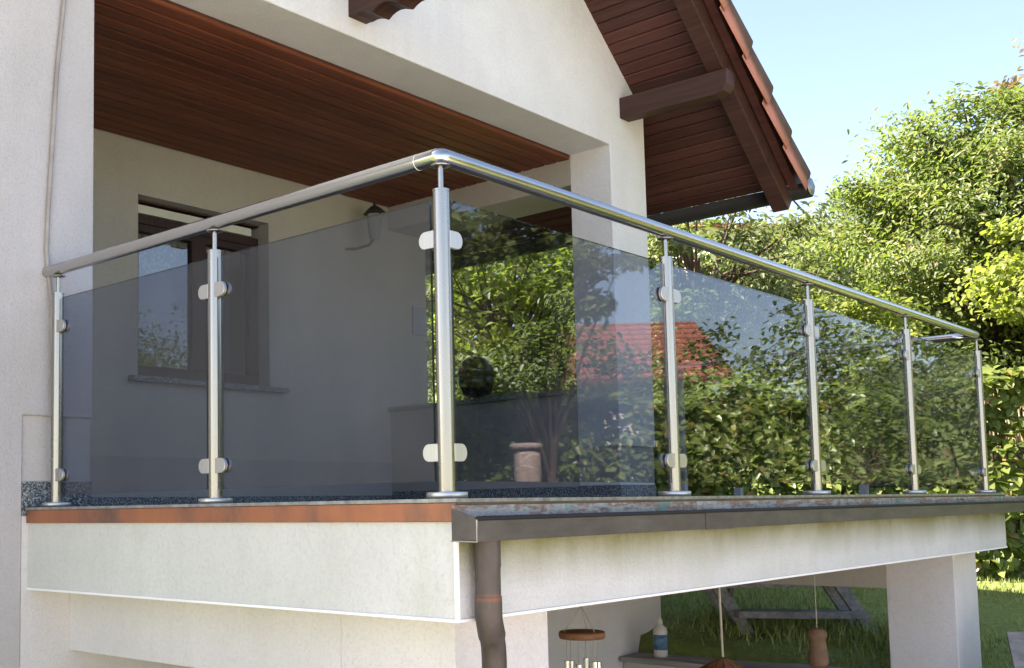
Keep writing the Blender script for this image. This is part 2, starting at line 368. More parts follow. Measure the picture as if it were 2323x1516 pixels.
# back wall with window opening
wx0, wx1, wz0, wz1 = 1.733, 2.782, .79, 1.915
b_ = MB()
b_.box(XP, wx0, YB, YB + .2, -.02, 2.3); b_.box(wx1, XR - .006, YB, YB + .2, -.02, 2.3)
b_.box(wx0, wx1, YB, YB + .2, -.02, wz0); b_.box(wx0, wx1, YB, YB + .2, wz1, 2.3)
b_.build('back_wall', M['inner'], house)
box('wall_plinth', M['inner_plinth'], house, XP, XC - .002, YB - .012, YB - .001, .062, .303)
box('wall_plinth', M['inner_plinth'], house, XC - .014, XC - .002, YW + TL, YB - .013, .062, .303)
box('skirting', M['granite'], house, XP, XC - .016, YB - .018, YB - .002, 0, .0615)
box('skirting', M['granite'], house, XC - .018, XC - .003, YW + TL, YB - .02, 0, .09)
box('window_sill', M['granite'], house, wx0 - .07, wx1 + .13, YB - .06, YB + .12, wz0 - .033, wz0, bevel=.004)
box('wall_panel', M['grey_post'], house, 4.23, 4.385, YB - .012, YB - .001, 1.30, 1.52, bevel=.003)
win = MB()
fy0, fy1 = YB + .10, YB + .16
win.box(wx0 + .005, wx1 - .005, fy0, fy1, wz0 + .001, wz0 + .085); win.box(wx0 + .005, wx1 - .005, fy0, fy1, wz1 - .15, wz1 - .09)
for x0, x1 in ((wx0 + .005, wx0 + .075), (wx1 - .085, wx1 - .005), (2.215, 2.335)): win.box(x0, x1, fy0 + .001, fy1 - .001, wz0 + .085, wz1 - .15)
win.box(wx0 + .075, 2.215, fy0 + .002, fy1 - .002, wz1 - .20, wz1 - .15); win.box(2.335, wx1 - .085, fy0 + .002, fy1 - .002, wz1 - .20, wz1 - .15)
window = win.build('window', M['frame'], house, .004, seg=1)
for x0, x1 in ((wx0 + .075, 2.215), (2.335, wx1 - .085)): box('pane', M['pane'], window, x0, x1, fy0 + .027, fy0 + .031, wz0 + .085, wz1 - .2)
box('shutter_box', M['shutter'], house, wx0 + .01, wx1 - .08, YB + .085, YB + .15, wz1 - .088, wz1 - .035, bevel=.004)
box('shutter_guide', M['beam'], house, wx0 + .003, wx1 - .003, YB + .10, YB + .19, wz1 - .012, wz1 - .001)
# body and interior
r_ = MB(); r_.box(-2.5, XR, 10, 10.2, -2.2, zr(XR) - .05); r_.box(XR - .2, XR, YB + .2, 10, -2.2, zr(XR)); r_.box(-2.5, -2.3, YW + TL, 10, -2.2, zr(-2.5))
r_.build('outer_wall', M['wall'], house)
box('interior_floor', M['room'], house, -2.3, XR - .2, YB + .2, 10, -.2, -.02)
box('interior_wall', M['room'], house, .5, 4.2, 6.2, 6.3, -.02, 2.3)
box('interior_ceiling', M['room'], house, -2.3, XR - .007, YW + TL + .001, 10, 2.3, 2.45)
box('loggia_floor', M['paving'], house, XP, XR - .002, YW + .02, YB, -.2, -.001)
# loggia ceiling of individual planks
ceil = box('ceiling', M['soffit'], house, XP + .002, XC + .05, YW + TL + .001, YB - .001, 2.262, 2.299)
pitch = (YB - YW - TL - .004) / 17
pm = None
for i in range(17):
    y0 = YW + TL + .002 + i * pitch
    if pm is None:
        b_ = MB(); L = XC - XP - .006; p = pitch
        b_.prism([(0, .0), (0, -.012), (.009, -.017), (p - .018, -.017), (p - .009, -.011), (p - .009, 0)], lambda a, b, k: (k * L, a, b))
        pm = b_.build('ceiling_plank', M['ceil'], ceil, loc=(0, 0, 0)); o = pm
    else: o = pm.copy(); col.objects.link(o)
    o.location = (XP + .003, y0, 2.262)
# lintel underside is the gable wall itself; carved beam and purlin
b_ = MB(); prof = [(0, 2.60)]
for i in range(41):
    u = i / 40 * 1.05; prof.append((-u, 2.366 - .012 * u - .03 + .03 * abs(math.sin(u * math.pi / .155)) ** .7 if u > .03 else 2.366))
prof += [(-1.05, 2.60)]
b_.prism(prof, lambda a, b, k: (1.609 + .122 * k, YW + a, b)); b_.build('carved_beam', M['beam'], house, loc=(1.67, YW, 2.45))
b_ = MB(); b_.prism([(0, 2.475), (-.66, 2.455), (-.72, 2.47), (-.745, 2.51), (-.75, 2.60), (0, 2.612)], lambda a, b, k: (4.10 + .11 * k, YW + a, b))
b_.build('purlin', M['beam'], house, .006, loc=(4.15, YW, 2.54))
# roof: deck, soffit planks, barge rafter, tiles
XE = 5.03
roof = MB()
VY = 1.20
for s in (1, -1):
    X = lambda x: x if s == 1 else 2 * RIDGE - x
    roof.add([(X(RIDGE), VY, zr(RIDGE) + .03), (X(XE), VY, zr(XE) + .03), (X(XE), 10.6, zr(XE) + .03), (X(RIDGE), 10.6, zr(RIDGE) + .03),
              (X(RIDGE), VY, zr(RIDGE) + .10), (X(XE + .06), VY, zr(XE + .06) + .10), (X(XE + .06), 10.6, zr(XE + .06) + .10), (X(RIDGE), 10.6, zr(RIDGE) + .10)],
             [(0, 1, 2, 3), (7, 6, 5, 4), (0, 4, 5, 1), (1, 5, 6, 2), (2, 6, 7, 3)])
roof = roof.build('roof', M['beam'], house)
sp_ = None; pw = .080; ns = int((XE - 1.0) / (pw * math.cos(SA)))
for i in range(ns):
    x = XE - i * pw * math.cos(SA)
    if sp_ is None:
        b_ = MB(); b_.prism([(0, 0), (0, .018), (pw - .004, .018), (pw - .004, .0), (pw - .012, -.006), (.008, -.006)], lambda a, b, k: (-a * math.cos(SA) + b * math.sin(SA), (6.4 - VY) * k, a * math.sin(SA) + b * math.cos(SA)))
        sp_ = b_.build('soffit_plank', M['soffit'], roof, loc=(0, 0, 0)); o = sp_
    else: o = sp_.copy(); col.objects.link(o)
    o.location = (x, VY, zr(x))
b_ = MB(); L = 5.2
R3 = Matrix.Translation((XE + .03, 0, zr(XE + .03) - .004)) @ Euler((0, SA, 0)).to_matrix().to_4x4()
b_.box(-L, .06, 1.215, 1.325, -.125, -.004, mat=R3); b_.build('barge_rafter', M['beam'], roof, .006, loc=(3.5, 1.27, 3.2))
b_ = MB(); b_.box(-L, .02, 1.15, 1.205, -.02, .07, mat=R3); b_.build('verge_board', M['soffit'], roof, .003, loc=(3.5, 1.1, 3.2))
def tile_mesh():
    b_ = MB(); n = 9; r0 = .082; L = .385; vs = []
    prof = [(-.092, -.165), (-.087, -.04)] + [(-r0 * math.cos(a), r0 * .72 * math.sin(a)) for a in np.linspace(.0, math.pi, n)] + [(.24, -.01)]
    for x, dz in ((0, 0), (L, .0)):
        for off in (0, -.014):
            for y, z in prof: vs.append((x, y * (1.13 if x and y < 0 else 1.0), z * (1.06 if x else 1) + off + (.034 if x else .0)))
    m = len(prof)
    fs = [(j, j + 1, 2 * m + j + 1, 2 * m + j) for j in range(m - 1)] + [(m + j + 1, m + j, 3 * m + j, 3 * m + j + 1) for j in range(m - 1)]
    fs += [(2 * m + j, 2 * m + j + 1, 3 * m + j + 1, 3 * m + j) for j in range(m - 1)] + [(m + j, m + j + 1, j + 1, j) for j in range(m - 1)]
    fs += [(0, 2 * m, 3 * m, m), (m - 1, 2 * m - 1, 4 * m - 1, 3 * m - 1)]
    b_.add(vs, fs, 0, True); return b_
tl_ = None
for i in range(14):
    d = i * .345
    if tl_ is None: tl_ = tile_mesh().build('roof_tile', M['moss_tile'], roof, loc=(0, 0, 0)); o = tl_
    else: o = tl_.copy(); col.objects.link(o)
    xx = 5.105 - (d + .385) * math.cos(SA)
    o.rotation_euler = (random.uniform(-.01, .01), SA + random.uniform(-.008, .008), random.uniform(-.006, .006))
    o.location = (xx, 1.195 + random.uniform(-.004, .004), zr(xx) + .115)
b_ = MB(); n = 190; vs = []                      # rest of the tiled roof field, seen only from above
for s in (1, -1):
    for x in (RIDGE, 5.12):
        for j in range(n):
            y = 1.38 + j * .049; z = zr(x) + .14 + .03 * abs(math.sin(j * math.pi / 4))
            vs.append((x if s == 1 else 2 * RIDGE - x, y, z))
b_.add(vs, [(q + j, q + j + 1, q + n + j + 1, q + n + j) for q in (0, 2 * n) for j in range(n - 1)], 0, False)
o = b_.build('roof_covering', M['tile'], roof); o['kind'] = 'stuff'
# eave gutter
b_ = MB(); n = 14; vs = []
gx, gz, gr = 5.105, 2.062, .078
for y in (1.10, 10.5):
    for q in (gr, gr - .004):
        for j in range(n + 1):
            a = math.pi + math.pi * j / n; vs.append((gx + q * math.cos(a), y, gz + q * math.sin(a) * 1.05))
m = n + 1
b_.add(vs, [(j, j + 1, 2 * m + j + 1, 2 * m + j) for j in range(n)] + [(m + j, m + j + 1, 3 * m + j + 1, 3 * m + j) for j in range(n)] + [tuple(range(m))], 0, True)
eg = b_.build('eave_gutter', M['darkgut'], house)
MB().tube([(gx + gr, 1.10, gz + .004), (gx + gr, 10.5, gz + .004)], .009, 8).build('rolled_edge', M['darkgut'], eg)
MB().lathe([(.0, 0), (.058, .0), (.058, .004), (0, .004)], (0, 0, 0), 16).build('end_cap', M['lip'], eg, loc=(0, 0, 0)).matrix_local = Matrix.Translation((gx, 1.094, gz - .012)) @ Euler((rad(90), 0, 0)).to_matrix().to_4x4()
# conductor cable on the pier
cp = [(.075, 2.6), (.057, 1.933), (.028, 1.639), (.012, 1.353), (-.003, 1.098), (-.008, .955), (-.001, .873), (.018, .735), (.022, .488), (.026, .082)]
MB().tube([(x, YW - .011, z) for x, z in cp], .0085, 8).build('cable', M['cable'], house)

# ------------------------------------------------------------------ terrace slab (part of the house)
X0, X1, Y0 = -.065, 4.575, -.08
slab = box('terrace_slab', M['fascia'], house, X0, X1, Y0, YW, -.288, -.022)
paving = box('terrace_paving', M['paving'], slab, X0 - .004, X1 + .004, Y0 - .004, YW + .02, -.0215, -.004)
b_ = MB(); b_.box(X0 - .014, X0 - .004, Y0 - .014, YW - .001, -.009, 0); b_.box(X0 - .0039, X1 + .01, Y0 - .014, Y0 - .0041, -.0092, -.0002); b_.build('edge_trim', M['lip'], slab)
b_ = MB(); b_.box(X0 - .010, X0 - .001, Y0 - .006, YW - .001, -.056, -.0095); b_.build('copper_flashing', M['copper'], slab, .002)
b_ = MB()
b_.box(X0 - .004, X0 + .012, Y0 - .0041, YW - .001, -.2935, -.2865); b_.box(X0 + .0125, X1, Y0 - .004, Y0 + .012, -.2937, -.2867)
b_.box(X0 - .003, X0 + .006, Y0 - .003, Y0 + .006, -.2865, -.10); b_.build('drip_profile', M['drip'], slab)
box('edge_board', M['brown_wood'], slab, .53, 4.17, .16, .19, -.335, -.2885)
b_ = MB(); b_.box(.53, 4.17, .2, YW - .01, -.31, -.2885); b_.build('underside_boards', M['brown_wood'], slab)
# gutter along the long edge
gx0, gx1 = -.088, 5.6
b_ = MB()
b_.box(gx0, gx1, -.163, -.160, -.101, -.048); b_.box(gx0, gx1, -.160, -.086, -.1015, -.0985)
b_.prism([(-.162, -.1), (-.086, -.1), (-.086, -.024), (-.162, -.047)], lambda a, b, k: (gx0 + .003 * k, a, b))
boxg = b_.build('box_gutter', M['gutter'], house)
MB().tube([(gx0, -.1635, -.0475), (1.05, -.1635, -.0475), (1.06, -.165, -.0465), (gx1, -.1635, -.0475)], .0055, 8).build('rolled_edge', M['darkgut'], boxg)
b_ = MB(); b_.box(gx0 + .003, gx1, -.0945, -.0855, -.0975, -.0165); b_.build('apron_flashing', M['apron'], boxg)
b_ = MB(); b_.prism([(-.0945, -.024), (-.158, -.0485), (-.158, -.058), (-.0945, -.05)], lambda a, b, k: (gx0 - .003 + .006 * k, a, b)); 
MB().tube([(gx0 - .001, -.086, -.1005), (gx0 - .001, -.1625, -.1015), (gx0 - .001, -.1625, -.05)], .0022, 6).build('solder_seam', M['lip'], boxg)
box('lap_joint', M['gutter'], boxg, 1.02, 1.20, -.1655, -.1632, -.1035, -.052)
# downpipe
b_ = MB()
b_.tube([(0, -.122, -.1015), (0, -.122, -.165)], .032, 20)
b_.tube([(0, -.122, -.160), (0, -.122, -.245)], .0305, 20)
b_.tube([(0, -.122, -.235), (0, -.122, -.272), (.003, -.120, -.288), (.011, -.116, -.303), (.022, -.110, -.317), (.034, -.103, -.329)], [.0325, .0325, .0325, .0327, .0330, .0336], 20)
b_.tube([(.022, -.110, -.314), (.042, -.098, -.337), (.056, -.090, -.360), (.064, -.085, -.392), (.066, -.084, -.52), (.066, -.084, -1.6)], .0308, 20)
b_.build('downpipe', M['pipe'], house)
# supports below
box('corner_pillar', M['pier'], house, .104, .52, .074, .49, -2, -.2945, bevel=.004)
box('edge_beam', M['pier'], house, .1045, .4, .49, YW + .001, -.525, -.2945, bevel=.003)
box('corner_pillar', M['pier'], house, 4.176, 4.594 - .03, .074, .42, -2, -.2945, bevel=.004)
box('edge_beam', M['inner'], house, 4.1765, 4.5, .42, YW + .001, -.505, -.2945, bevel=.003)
box('patio_floor', M['paving'], house, .0, 3.9, .0, YW, -2.1, -2.0)
box('patio_rear_post', M['beam'], house, 1.2, 1.32, 1.6, 1.72, -2, -.3)
# low wall closing the patio on the garden side
lw = thing('low_wall', 'low wall with grey plank top between patio pillar and house under the terrace', 'wall', (4.03, 1.1, -1.2))
box('wall_body', M['plinth'], lw, 3.92, 4.17, .43, YW - .01, -2.0, -.985)
for i in range(3): box('top_plank', M['grey_wood'], lw, 3.865 + i * .115, 3.975 + i * .115, .43, YW - .012, -.985, -.952 + (i % 2) * .003, bevel=.004)

# ------------------------------------------------------------------ glass railing
RAIL = thing('glass_railing', 'stainless steel terrace railing with tinted grey glass panels', 'railing', (0, 0, 0))
S, T = 1.1358, .9195
def make_post(ends):                             # ends: list of outward directions that carry clamps
    b_ = MB(); b_.tube([(0, 0, .012), (0, 0, .778)], .0212, 24)
    b_.tube([(0, 0, .776), (0, 0, .781)], .0222, 24)
    p = b_.build('post', M['steel'], RAIL, loc=(0, 0, 0))
    MB().lathe([(.050, 0), (.052, .001), (.052, .014), (.050, .0165), (.024, .0175)], n=32).build('base_plate', M['clamp'], p, loc=(0, 0, 0))
    MB().tube([(0, 0, .781), (0, 0, .846)], .0072, 14).build('rod', M['steel'], p, loc=(0, 0, 0))
    MB().lathe([(.012, .838), (.026, .842), (.026, .8445), (.012, .8465)], n=20).build('saddle', M['steel'], p, loc=(0, 0, 0))
    for ang in ends:
        for z in (.115, .655):
            b_ = MB(); R = Matrix.Rotation(ang, 4, 'Z')
            pts = [(.016, -.0225), (.045, -.0225)] + [(.045 + .020 * math.sin(a) , -.0225 * math.cos(a)) for a in np.linspace(.25, math.pi - .25, 9)] + [(.045, .0225), (.016, .0225)]
            for y0, y1, mi, sc_ in ((-.0150, -.0062, 0, 1), (.0062, .0150, 0, 1), (-.0063, -.0044, 1, .985), (.0044, .0063, 1, .985), (-.0044, .0044, 1, .55)):
                b_.prism([(.016 + (a - .016) * sc_, b * (sc_ if sc_ > .6 else .9)) for a, b in pts], lambda a, b, k: R @ Vector((a, y0 + (y1 - y0) * k, z + b)), mi)
            b_.build('clamp', [M['clamp'], M['black']], p, loc=(0, 0, 0), bevel=.0012, seg=1)
    return p
E_, W_, N_, S_ = 0, math.pi, math.pi / 2, -math.pi / 2
make_post([E_, N_]).location = (0, 0, 0)
p1 = make_post([E_, W_]); p1.location = (S, 0, 0)
for i in (2, 3): dup(p1, RAIL, (S * (i - 1), 0, 0))
make_post([W_, N_]).location = (4 * S, 0, 0)
p2 = make_post([N_, S_]); p2.location = (0, T, 0)
make_post([S_]).location = (0, 2 * T, 0)
M['edge'] = simple('glass_cut_edge', (.035, .05, .05), .12, 0, .1, 5, .6)
def panel(x0, x1, y0, y1, z1=.760):
    o = MB().box(x0, x1, y0, y1, .044, z1).build('glass_panel', [M['glass'], M['edge']], RAIL)
    thin = Vector((0, 1, 0)) if y1 - y0 < x1 - x0 else Vector((1, 0, 0))
    for p in o.data.polygons: p.material_index = 0 if abs(p.normal.dot(thin)) > .5 else 1
for i in range(4): panel(S * i + .036, S * (i + 1) - .036, -.004, .004)
for i in range(2): panel(-.004, .004, T * i + .036, T * (i + 1) - .036)
panel(4 * S - .004, 4 * S + .004, .036, .609)
def arc(c, r, a0, a1, n=6): return [(c[0] + r * math.cos(a0 + (a1 - a0) * i / n), c[1] + r * math.sin(a0 + (a1 - a0) * i / n), c[2]) for i in range(n + 1)]
hz, q = .869, .016
path = [(0, YW - .002, hz), (0, .9, hz), (0, .10, hz)] + arc((q, q, hz), q, math.pi, 1.5 * math.pi) + [(.1, 0, hz), (1.5, 0, hz), (3, 0, hz), (4.4, 0, hz)] + arc((4 * S - q, q, hz), q, -math.pi / 2, 0) + [(4 * S, .12, hz), (4 * S, .6, hz), (4 * S, 1.2, hz), (4 * S, 1.825, hz)]
hr = MB().tube(path, .0212, 28).build('handrail', M['rail'], RAIL)
MB().tube([(0, .072, hz), (0, .074, hz)], .0216, 24).build('sleeve_joint', M['drip'], hr)
MB().box(4 * S - .02, 4 * S + .02, 1.78, 1.82, -.004, .852).build('post', M['grey_post'], RAIL, .002)
for y in (.645, 1.42): MB().box(4 * S - .02, 4 * S + .02, y - .021, y + .021, -.004, .062).build('glass_foot', M['grey_post'], RAIL, .002)

# ------------------------------------------------------------------ things on the loggia
o = MB(); vs = []; nn = 60
for j in range(nn + 1):
    x = wx0 + .08 + (wx1 - wx0 - .17) * j / nn; u = j / nn
    y = YB + .185 + .012 * math.sin(j * 1.9)
    drop = .11 + .17 * max(0, math.sin((u * 2.05 + .12) * math.pi)) ** 1.3 * (1 if u < .55 else .35) + .010 * abs(math.sin(j * .9))
    vs += [(x, y, wz1 - .16), (x, y + .006, wz1 - .16 - drop * .5), (x, y, wz1 - .16 - drop)]
o.add(vs, [(3 * j + r, 3 * j + r + 1, 3 * j + r + 4, 3 * j + r + 3) for j in range(nn) for r in range(2)], 0, True)
tag(o.build('lace_curtain', M['lace']), 'cream lace valance with scalloped hem hanging inside the loggia window', 'curtain')
lamp = thing('wall_lantern', 'dark metal wall lantern on the loggia back wall beside the window', 'lamp', (3.5, YB, 1.85))
b_ = MB(); b_.lathe([(.0, 0), (.075, 0), (.07, .012), (.04, .02), (0, .02)], n=24)
o = b_.build('wall_plate', M['lampmetal'], lamp, loc=(0, 0, 0)); o.matrix_local = Matrix.Translation((0, -.002, 0)) @ Euler((rad(90), 0, 0)).to_matrix().to_4x4(); o.matrix_parent_inverse = Matrix()
MB().tube([(3.5, YB - .02, 1.85), (3.52, YB - .1, 1.84), (3.57, YB - .19, 1.86), (3.6, YB - .22, 1.92)], .010, 10).build('arm', M['lampmetal'], lamp)
MB().lathe([(.035, 1.90), (.042, 1.92), (.062, 2.08), (.055, 2.085)], (3.6, YB - .22, 0), 6, smooth=False).build('lamp_glass', M['lampglass'], lamp)
MB().lathe([(.085, 2.085), (.08, 2.10), (.04, 2.135), (.012, 2.15), (.008, 2.18)], (3.6, YB - .22, 0), 6, smooth=False).build('lamp_cap', M['lampmetal'], lamp)
kt = thing('kettle_grill', 'black rounded kettle grill standing on the parapet sill of the loggia', 'grill', (4.19, 3.23, .72))
MB().lathe([(.03, .755), (.10, .775), (.128, .85), (.132, .90), (.125, .905)], (4.19, 3.23, 0), 28).build('bowl', M['soil_dark'], kt)
MB().lathe([(.134, .906), (.13, .96), (.10, 1.02), (.05, 1.05), (.0, 1.055)], (4.19, 3.23, 0), 28).build('lid', M['soil_dark'], kt)
for a in (0.5, 2.6, 4.7): MB().tube([(4.19 + .05 * math.cos(a), 3.23 + .05 * math.sin(a), .77), (4.19 + .09 * math.cos(a), 3.23 + .09 * math.sin(a), .721)], .007, 8).build('leg', M['black'], kt)
MB().tube([(4.15, 3.23, 1.05), (4.15, 3.23, 1.075), (4.23, 3.23, 1.075), (4.23, 3.23, 1.05)], .007, 8).build('handle', M['black'], kt)

# ------------------------------------------------------------------ things under the terrace
wc = thing('wind_chime', 'wind chime with round wooden disc and silver tubes hanging under the terrace', 'wind chime', (2.09, 1.0, -.31))
MB().lathe([(.0, -.61), (.098, -.61), (.102, -.60), (.102, -.588), (.098, -.58), (0, -.58)], (2.09, 1.0, 0), 28).build('disc', M['brown_wood'], wc)
b_ = MB()
for a in (0.3, 2.4, 4.5): b_.tube([(2.09, 1.0, -.47), (2.09 + .08 * math.cos(a), 1 + .08 * math.sin(a), -.58)], .0022, 6)
b_.tube([(2.09, 1.0, -.31), (2.09, 1.0, -.47)], .003, 6); b_.build('cord', M['rope'], wc)
for i in range(6):
    a = i * math.pi / 3 + .35; x, y = 2.09 + .07 * math.cos(a), 1 + .07 * math.sin(a)
    tb = MB().tube([(x, y, -.705 - .01 * (i % 2)), (x, y, -1.05 - .05 * i)], .0145, 14).build('chime_tube', M['chime'], wc)
    MB().tube([(x, y, -.61), (x, y, -.71)], .002, 5).build('cord', M['rope'], tb)
bh = thing('bird_house', 'small terracotta bird house with round hole hanging on a cord under the terrace', 'bird house', (3.80, .656, -.79))
b_ = MB(); b_.lathe([(.0, -.90), (.040, -.90), (.052, -.88), (.052, -.845), (.044, -.785), (.040, -.755), (.048, -.745), (.051, -.728), (.040, -.705), (.016, -.698), (0, -.698)], (3.80, .656, 0), 24)
b_.build('body', M['terracotta'], bh)
dvec = (CAM - Vector((3.8, .656, -.8))); dvec.z = 0; dvec.normalize()
c_ = Vector((3.80, .656, -.795)) + dvec * .0415
o = MB().lathe([(0, 0), (.014, 0), (.016, .004), (.014, .008), (0, .008)], n=18).build('entrance_hole', M['black'], bh, loc=(0, 0, 0))
o.matrix_parent_inverse = PW(bh).inverted(); o.matrix_local = Matrix.Translation(c_) @ dvec.to_track_quat('Z', 'Y').to_matrix().to_4x4()
MB().tube([(3.80, .656, -.700), (3.795, .656, -.31)], .003, 6).build('cord', M['rope'], bh)
bf = thing('bird_feeder', 'wooden bird feeder with slatted pyramid roof hanging on a pale rope under the terrace', 'bird feeder', (2.51, .549, -.72))
ap = Vector((2.51, .549, -.70))
for i in range(12):
    a0, a1 = 2 * math.pi * i / 12 + .03, 2 * math.pi * (i + .86) / 12 + .03
    q0, q1 = [ap + Vector((math.cos(a) * .20, math.sin(a) * .20, -.105)) for a in (a0, a1)]
    t0, t1 = [ap + Vector((math.cos(a) * .02, math.sin(a) * .02, -.006)) for a in (a0, a1)]
    n_ = Vector((0, 0, -.012)); b_ = MB(); b_.add([t0, t1, q1, q0, t0 + n_, t1 + n_, q1 + n_, q0 + n_], [(0, 1, 2, 3), (7, 6, 5, 4), (0, 4, 5, 1), (1, 5, 6, 2), (2, 6, 7, 3), (3, 7, 4, 0)])
    b_.build('roof_slat', M['brown_wood'], bf)
MB().lathe([(.0, 0), (.15, 0), (.15, .02), (0, .02)], tuple(ap + Vector((0, 0, -.33))), 12).build('tray', M['brown_wood'], bf)
MB().tube([tuple(ap + Vector((0, 0, -.31))), tuple(ap + Vector((0, 0, -.02)))], .02, 8).build('stem', M['brown_wood'], bf)
MB().tube([tuple(ap), (2.50, .549, -.31)], .0055, 8).build('rope', M['rope'], bf)
bo = thing('spray_bottle', 'white plastic bottle with blue label standing on the low wall', 'bottle', (3.98, 1.69, -.951))
MB().lathe([(.0, 0), (.038, 0), (.042, .006), (.042, .155), (.038, .175), (.020, .19), (.016, .2)], (3.98, 1.69, -.951), 20).build('body', M['bottle'], bo)
MB().lathe([(.0428, .045), (.0428, .135)], (3.98, 1.69, -.951), 20).build('label', M['blue'], bo)
MB().lathe([(.017, .2), (.018, .202), (.016, .222), (.007, .232), (.004, .25)], (3.98, 1.69, -.951), 14).build('cap', M['bottle'], bo)

# ------------------------------------------------------------------ garden furniture
def plank(bm_, a, b, wdt, th, upv=(0, 0, 1)):
    a, b = Vector(a), Vector(b); d = (b - a); L = d.length; d.normalize(); u = Vector(upv); s = d.cross(u).normalized(); u = s.cross(d)
    m_ = Matrix((( d.x, s.x, u.x, a.x), (d.y, s.y, u.y, a.y), (d.z, s.z, u.z, a.z), (0, 0, 0, 1)))
    bm_.box(0, L, -wdt / 2, wdt / 2, -th / 2, th / 2, mat=m_); return bm_
pt = thing('picnic_table', 'grey weathered picnic table with slanted legs and side bench on the lawn behind the terrace', 'picnic table', (4.8, 1.25, -.9))
A, B = Vector((4.50, 1.51, 0)), Vector((5.03, .945, 0)); ax = (B - A).normalized(); sd_ = Vector((.729, .684, 0))
for i in range(4):
    off = sd_ * (i * .13 - .02)
    plank(MB(), A - ax * .16 + off + Vector((0, 0, -.545)), B + ax * .1 + off + Vector((0, 0, -.545)), .12, .03).build('table_plank', M['dark_wood'], pt, .003, loc=tuple((A + B) / 2 + off))
for i in range(2):
    off = sd_ * (-.12 + i * .085 - .02)
    plank(MB(), A + ax * .02 + off + Vector((0, 0, -.715)), B + ax * .05 + off + Vector((0, 0, -.735)), .085, .042).build('bench_plank', M['dark_wood'], pt, .003, loc=tuple((A + B) / 2 + off + Vector((0, 0, .1))))
for e, s0 in ((A + ax * .03, 1), (B + ax * .02, 1)):
    for dd in (0, .22):
        o0 = sd_ * (dd - .06)
        plank(MB(), e - ax * .11 + o0 + Vector((0, 0, -.54)), e + ax * .13 + o0 + Vector((0, 0, -.92)), .07, .032, tuple(sd_)).build('leg', M['dark_wood'], pt, .003)
    plank(MB(), e + ax * .10 + sd_ * .3 + Vector((0, 0, -.54)), e + ax * .08 + sd_ * .42 + Vector((0, 0, -.80)), .06, .03, tuple(ax)).build('leg', M['grey_wood'], pt, .003)
gc = thing('garden_chair', 'grey weathered wooden garden chair standing on the lawn beside the right terrace pillar', 'chair', (4.4, -.4, -1.0))
for i in range(4):
    o0 = Vector((.045, -.078, 0)) * i
    plank(MB(), Vector((4.175, -.195, -.70)) + o0, Vector((4.06, -.27, -1.0)) + o0 * 1.0, .08, .022, (.8, .45, .3)).build('back_slat', M['grey_wood'], gc, .003)
for i in range(4): plank(MB(), Vector((4.07 + .0 - i * .09, -.29 - i * .055, -.98)), Vector((4.22 - i * .09, -.55 - i * .055, -.98)), .085, .02).build('seat_slat', M['grey_wood'], gc, .003)
for x, y in ((4.08, -.28), (4.24, -.53), (3.80, -.47), (3.94, -.70)): plank(MB(), (x, y, -.97), (x, y, -1.25), .05, .05, (1, 0, 0)).build('leg', M['grey_wood'], gc, .003)

# ------------------------------------------------------------------ foliage
CAMN = np.array(CAM)
def leaf_frames(rs, pos, nrm, droop):
    N = len(pos); n = nrm / np.linalg.norm(nrm, axis=1)[:, None]
    a = rs.normal(size=(N, 3)); a[:, 2] -= droop; a -= n * (a * n).sum(1)[:, None]; a /= np.linalg.norm(a, axis=1)[:, None] + 1e-9
    return a, np.cross(n, a), n
LU = np.array([(0, 0, 0), (.32, .5, .10), (.68, .38, .09), (1, 0, -.06), (.68, -.38, .09), (.32, -.5, .10)])
LF = ((0, 3, 2, 1), (0, 5, 4, 3))
def leaves(parent, part, mat, pos, nrm, size, aspect, rs, droop=.3, single=0):
    a, b, n = leaf_frames(rs, pos, nrm, droop); N = len(pos); s = size * rs.uniform(.65, 1.2, N)
    # midrib pieces need their own edge: fold along base-tip
    if single:
        d = np.linalg.norm(pos - CAMN, axis=1); order = np.argsort(d); one = order[:single]; keep = order[single:]
        bm_ = MB(); bm_.add([(p[0], p[1] * aspect, p[2]) for p in LU], LF, 0)
        me = None
        for i in one:
            if me is None: o = bm_.build('leaf', mat, parent, loc=(0, 0, 0)); me = o.data
            else: o = bpy.data.objects.new('leaf', me); col.objects.link(o); o.parent = parent; o.matrix_parent_inverse = PW(parent).inverted()
            k_ = s[i]; o.matrix_local = Matrix(((a[i][0] * k_, b[i][0] * k_, n[i][0] * k_, pos[i][0]), (a[i][1] * k_, b[i][1] * k_, n[i][1] * k_, pos[i][1]), (a[i][2] * k_, b[i][2] * k_, n[i][2] * k_, pos[i][2]), (0, 0, 0, 1)))
        pos, a, b, n, s = pos[keep], a[keep], b[keep], n[keep], s[keep]; N = len(pos)
    V = (pos[:, None, :] + s[:, None, None] * (LU[None, :, 0:1] * a[:, None, :] + LU[None, :, 1:2] * aspect * b[:, None, :] + LU[None, :, 2:3] * n[:, None, :])).reshape(-1, 3)
    base = (np.arange(N) * 6)[:, None]
    F = np.concatenate([base + np.array(LF[0]), base + np.array(LF[1])], 1).reshape(-1)
    me = bpy.data.meshes.new(part); me.vertices.add(len(V)); me.vertices.foreach_set('co', V.ravel())
    me.loops.add(len(F)); me.loops.foreach_set('vertex_index', F.astype(np.int32)); nf = len(F) // 4
    me.polygons.add(nf); me.polygons.foreach_set('loop_start', np.arange(nf, dtype=np.int32) * 4)
    try: me.polygons.foreach_set('loop_total', np.full(nf, 4, dtype=np.int32))
    except Exception: pass
    me.update(calc_edges=True); me.materials.append(mat)
    o = bpy.data.objects.new(part, me); col.objects.link(o); o.parent = parent; o.matrix_parent_inverse = PW(parent).inverted(); o['kind'] = 'stuff'
    return o
